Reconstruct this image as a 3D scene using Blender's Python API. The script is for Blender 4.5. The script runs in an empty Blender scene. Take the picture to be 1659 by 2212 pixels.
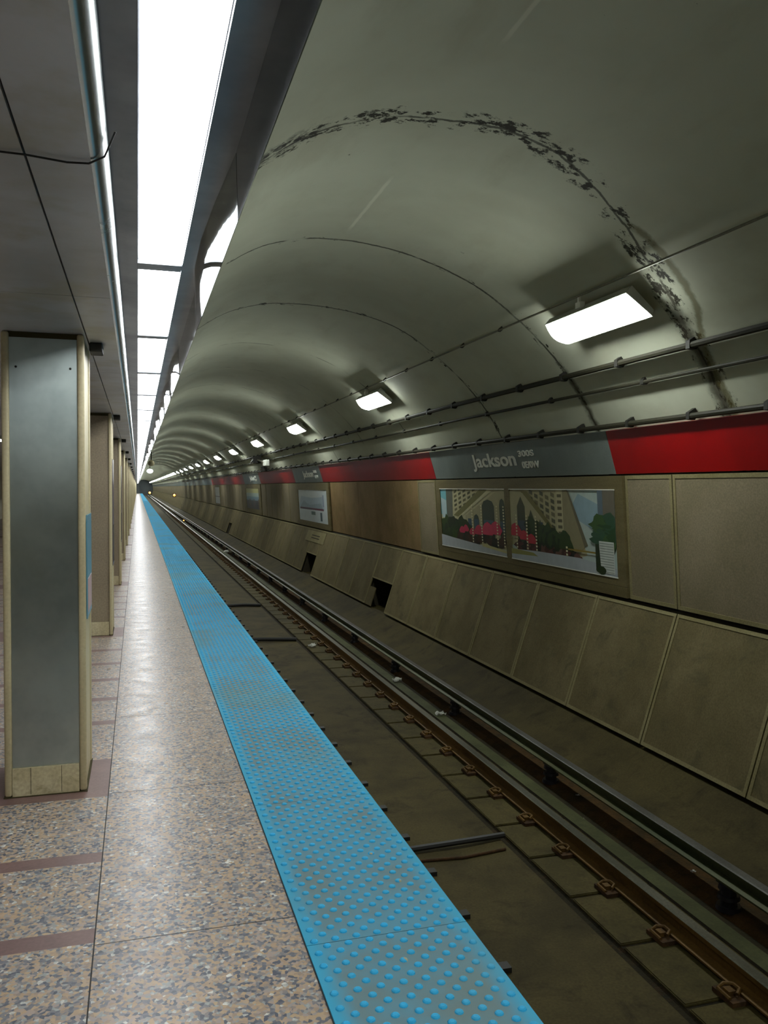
import bpy, bmesh, math, random
from mathutils import Matrix, Vector, noise
random.seed(7)
S = bpy.context.scene
COL = S.collection

# ------------------------------------------------------------------ camera, world, exposure
def setup_camera():
    W, H, f = 1659.0, 2212.0, 1800.0
    cx, cy = W / 2, H / 2
    d = Vector((297 - cx, 1052 - cy, f)).normalized()          # direction of the tunnel axis seen by the lens
    n = d.cross(Vector((1, 0.004, 0))).normalized()
    up = -n if n.y > 0 else n
    xr = d.cross(up)
    row = lambda i: Vector((xr[i], d[i], up[i]))               # lens axes in world coordinates
    right, down, fwd = row(0), row(1), row(2)
    m = Matrix.Identity(4)
    for i in range(3):
        m[i][0] = right[i]; m[i][1] = -down[i]; m[i][2] = -fwd[i]
    m.translation = Vector((0, 0, 1.6))
    cam = bpy.data.cameras.new('camera'); o = bpy.data.objects.new('camera', cam)
    COL.objects.link(o); o.matrix_world = m
    cam.sensor_fit = 'HORIZONTAL'; cam.sensor_width = 36.0; cam.lens = f / W * 36.0
    cam.clip_start = 0.05; cam.clip_end = 800
    S.camera = o
setup_camera()
w = bpy.data.worlds.new('world'); S.world = w; w.use_nodes = True
w.node_tree.nodes['Background'].inputs[0].default_value = (0.02, 0.025, 0.03, 1)
w.node_tree.nodes['Background'].inputs[1].default_value = 0.3
S.view_settings.view_transform = 'Standard'; S.view_settings.look = 'None'
S.view_settings.gamma = 1.0; S.view_settings.use_curve_mapping = False
S.view_settings.exposure = 0.0
TROUGH_E = 14.0
LAMP_E = 64.0

# ------------------------------------------------------------------ materials
def srgb(r, g, b):
    f = lambda c: (c / 255) / 12.92 if c / 255 <= 0.04045 else (((c / 255) + 0.055) / 1.055) ** 2.4
    return (f(r), f(g), f(b), 1)
class NT:
    def __init__(s, name):
        s.m = bpy.data.materials.new(name); s.m.use_nodes = True
        s.t = s.m.node_tree; s.b = s.t.nodes['Principled BSDF']
    def n(s, kind, **kw):
        x = s.t.nodes.new(kind)
        for k, v in kw.items():
            if k == 'ins':
                for a, b in v.items():
                    if hasattr(b, 'links') or isinstance(b, bpy.types.NodeSocket): s.t.links.new(b, x.inputs[a])
                    else: x.inputs[a].default_value = b
            else: setattr(x, k, v)
        return x
    def math(s, op, a, b=None, clamp=False):
        x = s.n('ShaderNodeMath', operation=op, use_clamp=clamp, ins={0: a})
        if b is not None:
            if isinstance(b, bpy.types.NodeSocket): s.t.links.new(b, x.inputs[1])
            else: x.inputs[1].default_value = b
        return x.outputs[0]
    def pos(s): 
        if not hasattr(s, '_p'):
            s._p = s.n('ShaderNodeNewGeometry').outputs['Position']
            s._s = s.n('ShaderNodeSeparateXYZ', ins={0: s._p})
        return s._p
    def noise(s, scale, detail=3, rough=0.5, vec=None, dist=0.0):
        return s.n('ShaderNodeTexNoise', ins={'Vector': vec or s.pos(), 'Scale': scale, 'Detail': detail, 'Roughness': rough, 'Distortion': dist}).outputs['Fac']
    def scaled(s, v): 
        return s.n('ShaderNodeMapping', ins={'Vector': s.pos(), 'Scale': v}).outputs[0]
    def ramp(s, fac, stops, interp='LINEAR'):
        r = s.n('ShaderNodeValToRGB'); r.color_ramp.interpolation = interp
        e = r.color_ramp.elements
        while len(e) < len(stops): e.new(0.5)
        for q, (p, c) in zip(e, stops):
            q.position = p; q.color = c if len(c) == 4 else (*c, 1)
        s.t.links.new(fac, r.inputs[0]); return r.outputs[0]
    def mix(s, fac, a, b, blend='MIX'):
        x = s.n('ShaderNodeMix', data_type='RGBA', blend_type=blend)
        for i, v in ((0, fac), (6, a), (7, b)):
            if isinstance(v, bpy.types.NodeSocket): s.t.links.new(v, x.inputs[i])
            else: x.inputs[i].default_value = v
        return x.outputs[2]
    def set(s, **kw):
        for k, v in kw.items():
            i = s.b.inputs[k.replace('_', ' ')]
            if isinstance(v, bpy.types.NodeSocket): s.t.links.new(v, i)
            else: i.default_value = v
        return s
    def bump(s, h, strength=0.3, dist=0.01):
        x = s.n('ShaderNodeBump', ins={'Height': h, 'Strength': strength, 'Distance': dist})
        s.t.links.new(x.outputs[0], s.b.inputs['Normal']); return s
    def smooth(s, v, a, b):
        x = s.n('ShaderNodeMapRange', interpolation_type='SMOOTHSTEP', ins={0: v, 1: a, 2: b, 3: 0.0, 4: 1.0})
        return x.outputs[0]

def worn(name, c1, c2, scale=2.0, rough=0.7, metal=0.0, stain=None, stain_amt=0.5, sc=(1, 1, 1), detail=5, bump=0.0, fine=0.15):
    k = NT(name)
    v = k.scaled(sc)
    col = k.mix(k.smooth(k.noise(scale, detail, 0.6, v), 0.35, 0.68), c1, c2)
    if fine: col = k.mix(fine, col, k.ramp(k.noise(60, 2), [(0.3, (0, 0, 0)), (0.7, (1, 1, 1))]), 'OVERLAY')
    if stain:
        col = k.mix(k.math('MULTIPLY', k.smooth(k.noise(scale * 2.3, 6, 0.7, v, 0.6), 0.5, 0.72), stain_amt), col, stain)
    k.set(Base_Color=col, Roughness=rough, Metallic=metal, Specular_IOR_Level=0.5 if rough < 0.6 else 0.2)
    if bump: k.bump(k.noise(40, 4, 0.6), bump)
    return k.m
def plain(name, c, rough=0.6, metal=0.0):
    k = NT(name)
    col = k.mix(k.noise(9, 3), tuple(x * 0.85 for x in c[:3]) + (1,), tuple(min(1, x * 1.12) for x in c[:3]) + (1,))
    k.set(Base_Color=col, Roughness=rough, Metallic=metal); return k.m
def emit(name, c, e):
    k = NT(name); k.set(Base_Color=(0.8, 0.8, 0.8, 1), Emission_Color=c, Emission_Strength=e, Roughness=0.4); return k.m

M = {}
def terrazzo(name, tint=(1, 1, 1)):
    k = NT(name)
    P = k.pos()
    v = k.n('ShaderNodeTexVoronoi', ins={'Vector': k.n('ShaderNodeMapping', ins={'Vector': P, 'Scale': (1, 1, 1)}).outputs[0], 'Scale': 78.0, 'Randomness': 1.0})
    rnd = k.n('ShaderNodeSeparateColor', ins={0: v.outputs['Color']}).outputs[0]
    big = k.noise(24, 4, 0.7)
    fac = k.math('ADD', k.math('MULTIPLY', rnd, 0.75), k.math('MULTIPLY', big, 0.3))
    col = k.ramp(fac, [(0.0, srgb(62, 66, 84)), (0.18, srgb(88, 92, 106)), (0.34, srgb(126, 128, 134)), (0.5, srgb(176, 150, 124)),
                       (0.62, srgb(190, 164, 130)), (0.74, srgb(172, 154, 146)), (0.84, srgb(150, 156, 158)), (0.93, srgb(226, 224, 216)), (1.0, srgb(242, 242, 238))])
    col = k.mix(k.smooth(k.noise(1.1, 3), 0.35, 0.7), col, srgb(150, 132, 112), 'MIX') if False else col
    col = k.mix(0.35, col, k.ramp(k.noise(3.0, 4), [(0.3, (0.35, 0.35, 0.36)), (0.7, (0.62, 0.6, 0.56))]), 'OVERLAY')
    col = k.mix(1.0, col, (*tint, 1), 'MULTIPLY')
    k.set(Base_Color=col, Roughness=k.ramp(k.noise(7, 3), [(0.3, (0.27,) * 3), (0.7, (0.38,) * 3)]), Coat_Weight=0.0)
    k.b.inputs['Specular IOR Level'].default_value = 0.5
    return k.m
M['terrazzo'] = terrazzo('terrazzo')
M['band'] = worn('brown_band', srgb(118, 92, 88), srgb(130, 102, 96), 6, 0.4, fine=0.1)
M['seam'] = plain('seam_black', srgb(48, 46, 44), 0.8)
M['slab'] = worn('platform_concrete', srgb(80, 76, 64), srgb(60, 56, 46), 2, 0.85)
M['track_floor'] = worn('track_concrete', srgb(69, 61, 32), srgb(53, 46, 22), 1.6, 0.8, stain=srgb(34, 27, 8), stain_amt=0.7, bump=0.2)
M['track_pale'] = worn('track_pale', srgb(72, 75, 45), srgb(55, 57, 29), 2.4, 0.7, stain=srgb(31, 32, 12), stain_amt=0.5, bump=0.2)
M['grime'] = worn('track_grime', srgb(39, 33, 15), srgb(25, 22, 9), 4, 0.9, stain=srgb(59, 39, 13), stain_amt=0.7, bump=0.6)
M['debris'] = worn('track_debris', srgb(68, 47, 17), srgb(42, 32, 10), 5, 0.9, stain=srgb(36, 32, 10), stain_amt=0.6, bump=0.8)
M['block'] = worn('tie_concrete', srgb(72, 64, 32), srgb(58, 52, 23), 3, 0.8, stain=srgb(37, 27, 8), stain_amt=0.6, bump=0.2)
M['rail'] = worn('rail_rust', srgb(98, 72, 30), srgb(75, 55, 20), 3, 0.6, 0.15, stain=srgb(49, 30, 12), stain_amt=0.7, sc=(1, 0.3, 1))
M['railtop'] = worn('rail_polished', srgb(124, 124, 113), srgb(101, 101, 89), 5, 0.3, 0.8, sc=(1, 0.2, 1))
M['rust'] = worn('rust_dark', srgb(74, 52, 28), srgb(48, 34, 20), 12, 0.8)
M['third'] = worn('third_rail_steel', srgb(77, 80, 45), srgb(55, 61, 32), 2, 0.5, 0.3, sc=(1, 0.3, 1), stain=srgb(83, 61, 29), stain_amt=0.5)
M['thirdtop'] = worn('third_rail_top', srgb(116, 116, 113), srgb(92, 92, 89), 5, 0.35, 0.7, sc=(1, 0.3, 1))
M['insulator'] = plain('insulator_black', srgb(26, 24, 30), 0.35)
M['black'] = plain('black_rubber', srgb(22, 21, 16), 0.6)
M['panel'] = worn('panel_lower', srgb(119, 108, 78), srgb(102, 92, 63), 1.3, 0.75, stain=srgb(74, 73, 53), stain_amt=0.6)
M['panel_up'] = worn('panel_upper', srgb(139, 127, 104), srgb(125, 115, 91), 1.0, 0.7)
M['panel_frame'] = worn('panel_frame', srgb(141, 132, 97), srgb(127, 118, 82), 2, 0.7)
M['panel_brown'] = worn('panel_brown', srgb(139, 115, 80), srgb(120, 98, 64), 1.2, 0.75, stain=srgb(110, 102, 57), stain_amt=0.5)
M['gap'] = plain('gap_dark', srgb(44, 38, 20), 0.9)
M['red'] = worn('red_enamel', srgb(163, 2, 3), srgb(146, 1, 2), 0.8, 0.35, fine=0.05)
M['grey'] = worn('grey_enamel', srgb(130, 139, 134), srgb(116, 124, 119), 0.9, 0.35, fine=0.05)
M['letter'] = plain('letter_white', srgb(248, 249, 235), 0.5)
M['frame_brown'] = worn('poster_frame', srgb(120, 109, 74), srgb(105, 94, 60), 2, 0.5, 0.2, sc=(1, 0.4, 3))
M['cream'] = worn('cream_enamel', srgb(196, 184, 146), srgb(180, 168, 132), 1.5, 0.45, fine=0.08)
M['cream_tile'] = worn('cream_tile', srgb(206, 196, 160), srgb(190, 178, 140), 4, 0.4, stain=srgb(120, 104, 60), stain_amt=0.5)
M['beige_panel'] = worn('beige_panel', srgb(150, 136, 112), srgb(138, 124, 102), 1.2, 0.4)
M['grime_shade'] = plain('grime_shade_line', srgb(62, 54, 22), 0.9)
def steel(name, c1, c2, rough, aniso=0.0, sc=(1, 1, 1), tangent='X'):
    k = NT(name)
    col = k.mix(k.smooth(k.noise(1.6, 5, 0.65), 0.35, 0.7), c1, c2)
    k.set(Base_Color=col, Metallic=1.0, Roughness=k.ramp(k.noise(3, 5, 0.65), [(0.3, (rough,) * 3), (0.75, (rough * 1.5,) * 3)]))
    if aniso:
        k.set(Anisotropic=aniso)
        tg = k.n('ShaderNodeTangent', direction_type='RADIAL', axis=tangent)
        k.t.links.new(tg.outputs[0], k.b.inputs['Tangent'])
    return k.m
M['col_steel'] = steel('column_steel', srgb(189, 201, 196), srgb(162, 173, 171), 0.3, 0.82, tangent='Z')
M['trough'] = steel('trough_steel', srgb(120, 124, 128), srgb(92, 96, 102), 0.28)
M['lip'] = steel('lip_steel', srgb(140, 150, 154), srgb(120, 130, 136), 0.03)
M['nose'] = steel('nose_steel', srgb(170, 176, 172), srgb(150, 156, 156), 0.2)
k = NT('soffit_panel')
c = k.mix(k.smooth(k.noise(1.4, 6, 0.6), 0.3, 0.7), srgb(204, 206, 210), srgb(176, 176, 176))
c = k.mix(k.math('MULTIPLY', k.smooth(k.noise(2.6, 5, 0.6), 0.5, 0.7), 0.5), c, srgb(164, 158, 124))
k.set(Base_Color=c, Metallic=0.3, Roughness=0.42); M['soffit'] = k.m
M['diffuser'] = emit('trough_diffuser', (0.95, 0.98, 1.0, 1), TROUGH_E)
M['lampglow'] = emit('lamp_diffuser', (0.94, 1.0, 0.95, 1), LAMP_E)
M['centreglow'] = emit('centre_diffuser', (1.0, 0.98, 0.94, 1), 4.0)
M['housing'] = plain('lamp_housing', srgb(170, 172, 162), 0.6)
M['conduit'] = worn('conduit_grey', srgb(140, 138, 122), srgb(110, 108, 92), 4, 0.5, 0.4, sc=(1, 0.2, 1))
M['pipe'] = worn('pipe_grimy', srgb(49, 47, 35), srgb(36, 35, 24), 3, 0.6, sc=(1, 0.3, 1))
M['clamp'] = plain('clamp_black', srgb(29, 27, 20), 0.7)
M['white'] = plain('scrap_white', srgb(225, 225, 218), 0.7)
M['orange'] = emit('signal_glint_orange', (1.0, 0.36, 0.04, 1), 4.0)
M['bulb'] = emit('bulb_white', (0.9, 1.0, 0.97, 1), 3.0)
M['tunnel_dark'] = plain('tunnel_dark', srgb(96, 102, 104), 0.9)
M['wall_pale'] = worn('wall_pale', srgb(193, 187, 165), srgb(174, 165, 144), 0.8, 0.5)

def tactile():
    out = []
    for nm in ('tactile_base', 'tactile_dome'):
        k = NT(nm)
        oc = k.n('ShaderNodeTexCoord').outputs['Object']
        s = k.n('ShaderNodeSeparateXYZ', ins={0: oc})
        ex = k.smooth(k.math('ABSOLUTE', s.outputs[0]), 0.2, 0.3)
        big = k.smooth(k.noise(1.7, 4, 0.6), 0.4, 0.62)
        if nm == 'tactile_base':
            wear = k.math('MULTIPLY', k.math('SUBTRACT', 1.0, ex), k.math('ADD', 0.55, k.math('MULTIPLY', big, 0.45)), True)
            col = k.mix(wear, srgb(56, 162, 198), srgb(108, 130, 132))
            col = k.mix(k.math('MULTIPLY', k.smooth(k.noise(0.9, 3), 0.5, 0.65), 0.35), col, srgb(112, 128, 112))
        else:
            col = k.mix(k.math('MULTIPLY', big, 0.3), srgb(46, 172, 224), srgb(72, 160, 190))
            col = k.mix(k.smooth(k.noise(26, 0), 0.82, 0.86), col, srgb(170, 170, 140))
            col = k.mix(k.math('MULTIPLY', k.smooth(k.noise(0.9, 3), 0.5, 0.65), 0.45), col, srgb(110, 150, 140))
        k.set(Base_Color=col, Roughness=0.6, Specular_IOR_Level=0.2); out.append(k.m)
    return out
M['tact'], M['dome'] = tactile()

def arch_material():
    k = NT('vault_paint'); k.pos(); s = k._s.outputs
    X, Y, Z = s[0], s[1], s[2]
    big = k.noise(0.45, 5, 0.6)
    col = k.mix(k.smooth(big, 0.35, 0.7), srgb(204, 207, 186), srgb(188, 190, 168))
    col = k.mix(k.math('MULTIPLY', k.smooth(k.noise(2.2, 5, 0.6, k.scaled((1, 0.35, 1))), 0.5, 0.75), 0.3), col, srgb(162, 158, 132))
    # noise offsets that make the joint lines wander
    wob = k.math('SUBTRACT', k.noise(1.4, 4, 0.65), 0.5)
    wob2 = k.math('SUBTRACT', k.noise(7, 4, 0.7), 0.5)
    def curve(pts):
        fc = k.n('ShaderNodeFloatCurve')
        xs = [p[0] for p in pts]; fc.inputs['Factor'].default_value = 1.0
        cu = fc.mapping.curves[0]
        pts = [(x / 5.0, y / 20.0) for x, y in pts]
        while len(cu.points) < len(pts): cu.points.new(0.5, 0.5)
        for q, p in zip(cu.points, pts): q.location = p; q.handle_type = 'AUTO'
        fc.mapping.use_clip = False; fc.mapping.update()
        k.t.links.new(k.math('DIVIDE', X, 5.0), fc.inputs['Value'])
        return k.math('MULTIPLY', fc.outputs[0], 20.0)
    def add(col, yj, width, blot, thr, wamp=0.12, dark=srgb(46, 44, 32)):
        yy = k.math('ADD', Y, k.math('ADD', k.math('MULTIPLY', wob, wamp), k.math('MULTIPLY', wob2, 0.05)))
        d = k.math('ABSOLUTE', k.math('SUBTRACT', yy, yj))
        line = k.math('SUBTRACT', 1.0, k.smooth(d, width * 0.4, width))
        bl = k.math('SUBTRACT', 1.0, k.smooth(d, blot * 0.2, blot))
        nn = k.math('ADD', k.noise(7.5, 6, 0.72, k.scaled((1, 1.3, 1))), k.math('MULTIPLY', k.math('SUBTRACT', k.noise(1.3, 2), 0.5), 0.35))
        blm = k.smooth(k.math('MULTIPLY', k.math('ADD', nn, -thr), bl), 0.03, 0.09)
        lm = k.math('MULTIPLY', line, k.smooth(k.noise(3.0, 3), 0.32, 0.5))
        m = k.math('MAXIMUM', k.math('MULTIPLY', lm, 0.85), blm)
        return k.mix(m, col, dark)
    # weeping joint rings of the vault; the first is the leaky one with two branches low down
    j1 = curve([(0.0, 5.75), (0.9, 5.6), (1.4, 5.5), (2.0, 5.43), (2.6, 5.4), (3.1, 5.53), (3.6, 5.76), (4.1, 5.98), (4.5, 6.13), (5.0, 6.18)])
    low = k.smooth(X, 3.9, 4.6)
    col = add(col, j1, 0.02, 0.26, 0.49)
    left = k.math('SUBTRACT', 1.0, k.smooth(X, 1.0, 1.3))
    yl0 = k.math('ABSOLUTE', k.math('SUBTRACT', k.math('ADD', Y, k.math('MULTIPLY', wob2, 0.3)), k.math('ADD', j1, -0.05)))
    hl = k.math('MULTIPLY', k.math('MULTIPLY', k.math('SUBTRACT', 1.0, k.smooth(yl0, 0.03, 0.17)), left), k.smooth(k.noise(9, 5, 0.7), 0.42, 0.56))
    col = k.mix(k.math('MULTIPLY', hl, 0.85), col, srgb(50, 46, 46))
    j1c = k.math('ADD', j1, k.math('MULTIPLY', low, 0.02))
    yl = k.math('ABSOLUTE', k.math('SUBTRACT', k.math('ADD', Y, k.math('MULTIPLY', wob2, 0.16)), j1c))
    heavy = k.math('MULTIPLY', k.math('SUBTRACT', 1.0, k.smooth(yl, 0.01, 0.14)), low)
    col = k.mix(k.math('MULTIPLY', heavy, 0.85), col, srgb(52, 46, 32))
    jb = curve([(0.0, 5.0), (3.6, 5.74), (3.85, 5.72), (4.1, 5.76), (4.4, 5.86), (4.6, 6.05), (5.0, 6.1)])
    yb = k.math('ABSOLUTE', k.math('SUBTRACT', k.math('ADD', Y, k.math('MULTIPLY', wob2, 0.1)), jb))
    br = k.math('MULTIPLY', k.math('SUBTRACT', 1.0, k.smooth(yb, 0.015, 0.07)), k.smooth(X, 3.6, 3.75))
    col = k.mix(k.math('MULTIPLY', br, 0.7), col, srgb(92, 84, 42))
    col = add(col, 8.36, 0.026, 0.12, 0.54, 0.06)
    heavy2 = k.math('MULTIPLY', k.math('SUBTRACT', 1.0, k.smooth(k.math('ABSOLUTE', k.math('SUBTRACT', k.math('ADD', Y, k.math('MULTIPLY', wob2, 0.14)), 8.36)), 0.01, 0.1)), k.smooth(X, 4.35, 4.7))
    col = k.mix(k.math('MULTIPLY', heavy2, 0.8), col, srgb(58, 54, 38))
    j3 = curve([(0.0, 11.7), (1.3, 11.6), (1.9, 11.46), (2.5, 11.3), (3.4, 11.0), (4.1, 10.98), (4.5, 10.94), (5.0, 10.88)])
    col = add(col, j3, 0.03, 0.15, 0.54, 0.06)
    yr = k.math('ADD', k.math('PINGPONG', k.math('SUBTRACT', Y, 14.75), 1.55), 0.0)
    rep = k.math('MULTIPLY', k.math('MULTIPLY', k.math('SUBTRACT', 1.0, k.smooth(yr, 0.01, 0.035)), k.smooth(k.noise(2.4, 4), 0.45, 0.6)), k.smooth(Y, 13.0, 13.5))
    col = k.mix(k.math('MULTIPLY', rep, 0.6), col, srgb(70, 68, 50))
    # isolated mould spots
    sp = k.smooth(k.noise(5.0, 5, 0.75, k.scaled((1, 1.2, 1))), 0.69, 0.72)
    sp = k.math('MULTIPLY', sp, k.smooth(k.noise(0.8, 2), 0.45, 0.6))
    col = k.mix(k.math('MULTIPLY', sp, 0.8), col, srgb(50, 48, 34))
    # pale streaks running along the crown
    dx = k.math('ABSOLUTE', k.math('SUBTRACT', k.math('ADD', X, k.math('MULTIPLY', wob2, 0.02)), 2.0))
    def span(a, b): return k.math('MULTIPLY', k.smooth(Y, a, a + 0.25), k.math('SUBTRACT', 1.0, k.smooth(Y, b - 0.25, b)))
    st = k.math('MULTIPLY', k.math('SUBTRACT', 1.0, k.smooth(dx, 0.008, 0.022)), k.math('MAXIMUM', span(3.0, 4.5), span(6.5, 8.1)))
    col = k.mix(k.math('MULTIPLY', st, 0.55), col, srgb(235, 235, 215))
    k.set(Base_Color=col, Roughness=0.8, Specular_IOR_Level=0.25)
    k.bump(k.noise(1.5, 4, 0.6), 0.08, 0.02)
    return k.m
M['arch'] = arch_material()

# ------------------------------------------------------------------ helpers
def obj(name, bm, mats, parent=None, loc=None, smooth=False):
    me = bpy.data.meshes.new(name)
    bmesh.ops.recalc_face_normals(bm, faces=bm.faces[:])
    bm.to_mesh(me); bm.free()
    if smooth:
        for p in me.polygons: p.use_smooth = True
        try: me.set_sharp_from_angle(angle=math.radians(35))
        except Exception: pass
    for m in (mats if isinstance(mats, (list, tuple)) else [mats]): me.materials.append(m)
    o = bpy.data.objects.new(name, me); COL.objects.link(o)
    if parent: o.parent = parent
    if loc is not None: o.location = loc
    return o
def thing(name, label, cat, loc=(0, 0, 0), group=None):
    o = bpy.data.objects.new(name, None); COL.objects.link(o); o.location = loc
    o.empty_display_size = 0.1
    return tag(o, label, cat, group)
def tag(o, label, cat, group=None, kind=None):
    o['label'] = label; o['category'] = cat
    if group: o['group'] = group
    if kind: o['kind'] = kind
    return o
def struct(o, label=None):
    o['kind'] = 'structure'
    if label: o['label'] = label
    return o
def dup(root, loc, label=None, group=None):
    r = root.copy(); COL.objects.link(r); r.location = loc
    if label: r['label'] = label
    if group: r['group'] = group
    for ch in root.children:
        c = ch.copy(); COL.objects.link(c); c.parent = r
        for g in ch.children:
            d = g.copy(); COL.objects.link(d); d.parent = c
    return r
def box(bm, x0, x1, y0, y1, z0, z1, mat=0):
    v = [bm.verts.new(p) for p in ((x0, y0, z0), (x1, y0, z0), (x1, y1, z0), (x0, y1, z0), (x0, y0, z1), (x1, y0, z1), (x1, y1, z1), (x0, y1, z1))]
    for f in ((0, 3, 2, 1), (4, 5, 6, 7), (0, 1, 5, 4), (1, 2, 6, 5), (2, 3, 7, 6), (3, 0, 4, 7)):
        bm.faces.new([v[i] for i in f]).material_index = mat
def bevel_box(x0, x1, y0, y1, z0, z1, r=0.01, seg=2):
    bm = bmesh.new(); box(bm, x0, x1, y0, y1, z0, z1)
    bmesh.ops.bevel(bm, geom=bm.edges[:], offset=r, segments=seg, affect='EDGES', profile=0.5)
    return bm
def extr(bm, prof, y0, y1, mat=0, closed=True, caps=True, mats=None, steps=1):
    """extrude an (x,z) outline along y"""
    rings = []
    for i in range(steps + 1):
        y = y0 + (y1 - y0) * i / steps
        rings.append([bm.verts.new((x, y, z)) for x, z in prof])
    n = len(prof)
    for a, b in zip(rings, rings[1:]):
        for i in range(n if closed else n - 1):
            j = (i + 1) % n
            f = bm.faces.new((a[i], a[j], b[j], b[i])); f.material_index = mats[i] if mats else mat
    if caps and closed:
        bm.faces.new(rings[0]).material_index = mat; bm.faces.new(rings[-1][::-1]).material_index = mat
def sheet(p, q, t):
    """outline of a thin board from p to q (x,z) with thickness t behind it (+x side)"""
    d = Vector((q[0] - p[0], q[1] - p[1])).normalized(); nrm = Vector((d.y, -d.x))
    if nrm.x < 0: nrm = -nrm
    return [p, q, (q[0] + nrm.x * t, q[1] + nrm.y * t), (p[0] + nrm.x * t, p[1] + nrm.y * t)]
def tube(bm, pts, r, seg=8, mat=0):
    rings = []
    for i, p in enumerate(pts):
        a = Vector(pts[max(0, i - 1)]); b = Vector(pts[min(len(pts) - 1, i + 1)])
        d = (b - a).normalized(); u = d.cross(Vector((0, 0, 1)))
        if u.length < 1e-3: u = d.cross(Vector((1, 0, 0)))
        u.normalize(); v = d.cross(u)
        rings.append([bm.verts.new(Vector(p) + (u * math.cos(2 * math.pi * k / seg) + v * math.sin(2 * math.pi * k / seg)) * r) for k in range(seg)])
    for a, b in zip(rings, rings[1:]):
        for k_ in range(seg):
            bm.faces.new((a[k_], a[(k_ + 1) % seg], b[(k_ + 1) % seg], b[k_])).material_index = mat
    bm.faces.new(rings[0]).material_index = mat; bm.faces.new(rings[-1][::-1]).material_index = mat
def on(p, q, s, off=0.0):
    """point on the line p->q (x,z) at height fraction s, lifted off towards the track"""
    d = Vector((q[0] - p[0], q[1] - p[1])); n = Vector((d.y, -d.x)).normalized()
    if n.x > 0: n = -n
    return (p[0] + d.x * s + n.x * off, p[1] + d.y * s + n.y * off)

YB, YE = -9.0, 300.0            # the station is built from behind the camera to its far end
PLAT_END = 215.0
# ------------------------------------------------------------------ structure: vault, soffit, platform, track bed
prof = [(5.16, 1.76), (5.04, 2.15), (4.95, 2.335), (4.72, 2.71), (4.55, 2.92), (4.37, 3.11), (4.12, 3.34), (3.87, 3.53), (3.63, 3.69), (3.38, 3.82), (3.08, 3.94),
        (2.76, 4.035), (2.4, 4.10), (2.01, 4.13), (1.68, 4.12), (1.35, 4.05), (1.13, 3.965), (0.92, 3.84), (0.7, 3.68), (0.5, 3.5), (0.401, 3.3)]
def smooth_prof(p, n=3):
    out = []
    for i in range(len(p) - 1):
        p0, p1, p2, p3 = p[max(0, i - 1)], p[i], p[i + 1], p[min(len(p) - 1, i + 2)]
        for j in range(n):
            t = j / n
            out.append(tuple(0.5 * ((2 * p1[a]) + (-p0[a] + p2[a]) * t + (2 * p0[a] - 5 * p1[a] + 4 * p2[a] - p3[a]) * t * t + (-p0[a] + 3 * p1[a] - 3 * p2[a] + p3[a]) * t ** 3) for a in (0, 1)))
    return out + [p[-1]]
sp = smooth_prof(prof)
outer = [(0.4, 4.6), (5.9, 4.6), (5.9, 1.76)]
bm = bmesh.new(); extr(bm, sp + outer, YB, YE, steps=24)
struct(obj('ceiling', bm, M['arch'], smooth=True), 'grey-green painted vault over the track with mouldy joint rings')

# lower wall behind the cladding
bm = bmesh.new()
extr(bm, [(4.80, -0.93), (5.20, 0.37), (5.24, 0.40), (5.14, 1.76), (5.6, 1.76), (5.6, -1.4), (4.80, -1.4)], YB, YE)
wr = obj('wall_right', bm, M['gap']); struct(wr, 'dark wall behind the cladding panels beside the track')
wr_slots = [(15.99, 17.47), (23.42, 24.9), (45.7, 46.6)]
# cut refuge niches out of the wall: rebuild wall in pieces with recesses
bpy.data.objects.remove(wr)
bm = bmesh.new()
P_full = [(4.80, -0.93), (5.20, 0.37), (5.24, 0.40), (5.14, 1.76), (5.9, 1.76), (5.9, -1.4), (4.80, -1.4)]
P_niche = [(5.02, -0.28), (5.20, 0.37), (5.24, 0.40), (5.14, 1.76), (5.9, 1.76), (5.9, -1.4), (5.6, -1.4), (5.6, -0.28)]
y = YB
for a, b in wr_slots:
    extr(bm, P_full, y, a, mat=0); extr(bm, P_niche, a, b, mat=1); y = b
extr(bm, P_full, y, YE, mat=0)
struct(obj('wall_right', bm, [M['gap'], M['track_floor']]), 'dark wall with low openings behind the cladding panels')

# track bed: one continuous profile of strips
bed = [(0.95, -1.2), (2.765, -1.2), (2.775, -1.225), (2.825, -1.225), (2.835, -1.21), (3.47, -1.21), (3.48, -1.19), (3.62, -1.195), (3.64, -1.24), (3.74, -1.25), (3.80, -1.22), (4.02, -1.22),
       (4.12, -1.2), (4.45, -1.1), (4.72, -0.96), (4.80, -0.94), (4.80, -1.6), (0.95, -1.6)]
mats = [0, 1, 1, 1, 1, 1, 2, 1, 1, 3, 3, 1, 0, 0, 0, 0, 0, 0]
bm = bmesh.new(); extr(bm, bed, YB, YE, mats=mats, steps=20)
struct(obj('floor', bm, [M['track_floor'], M['grime'], M['track_pale'], M['debris']]), 'concrete track bed below the platform edge')
# floor of the refuge openings
bm = bmesh.new()
for a, b in wr_slots: box(bm, 4.801, 5.6, a, b, -1.3, -0.96)
struct(obj('trim_1', bm, M['track_floor']), 'concrete sills of the low wall openings')

# platform
bm = bmesh.new()
L, Rr = -6.5, 1.135
extr(bm, [(L, -0.001), (Rr, -0.001), (Rr, -0.16), (0.95, -0.2), (0.95, -1.6), (L, -1.6)], YB, PLAT_END, mat=1)
def rect(x0, x1, y0, y1, z, mat):
    f = bm.faces.new([bm.verts.new(p) for p in ((x0, y0, z), (x1, y0, z), (x1, y1, z), (x0, y1, z))]); f.material_index = mat
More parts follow.
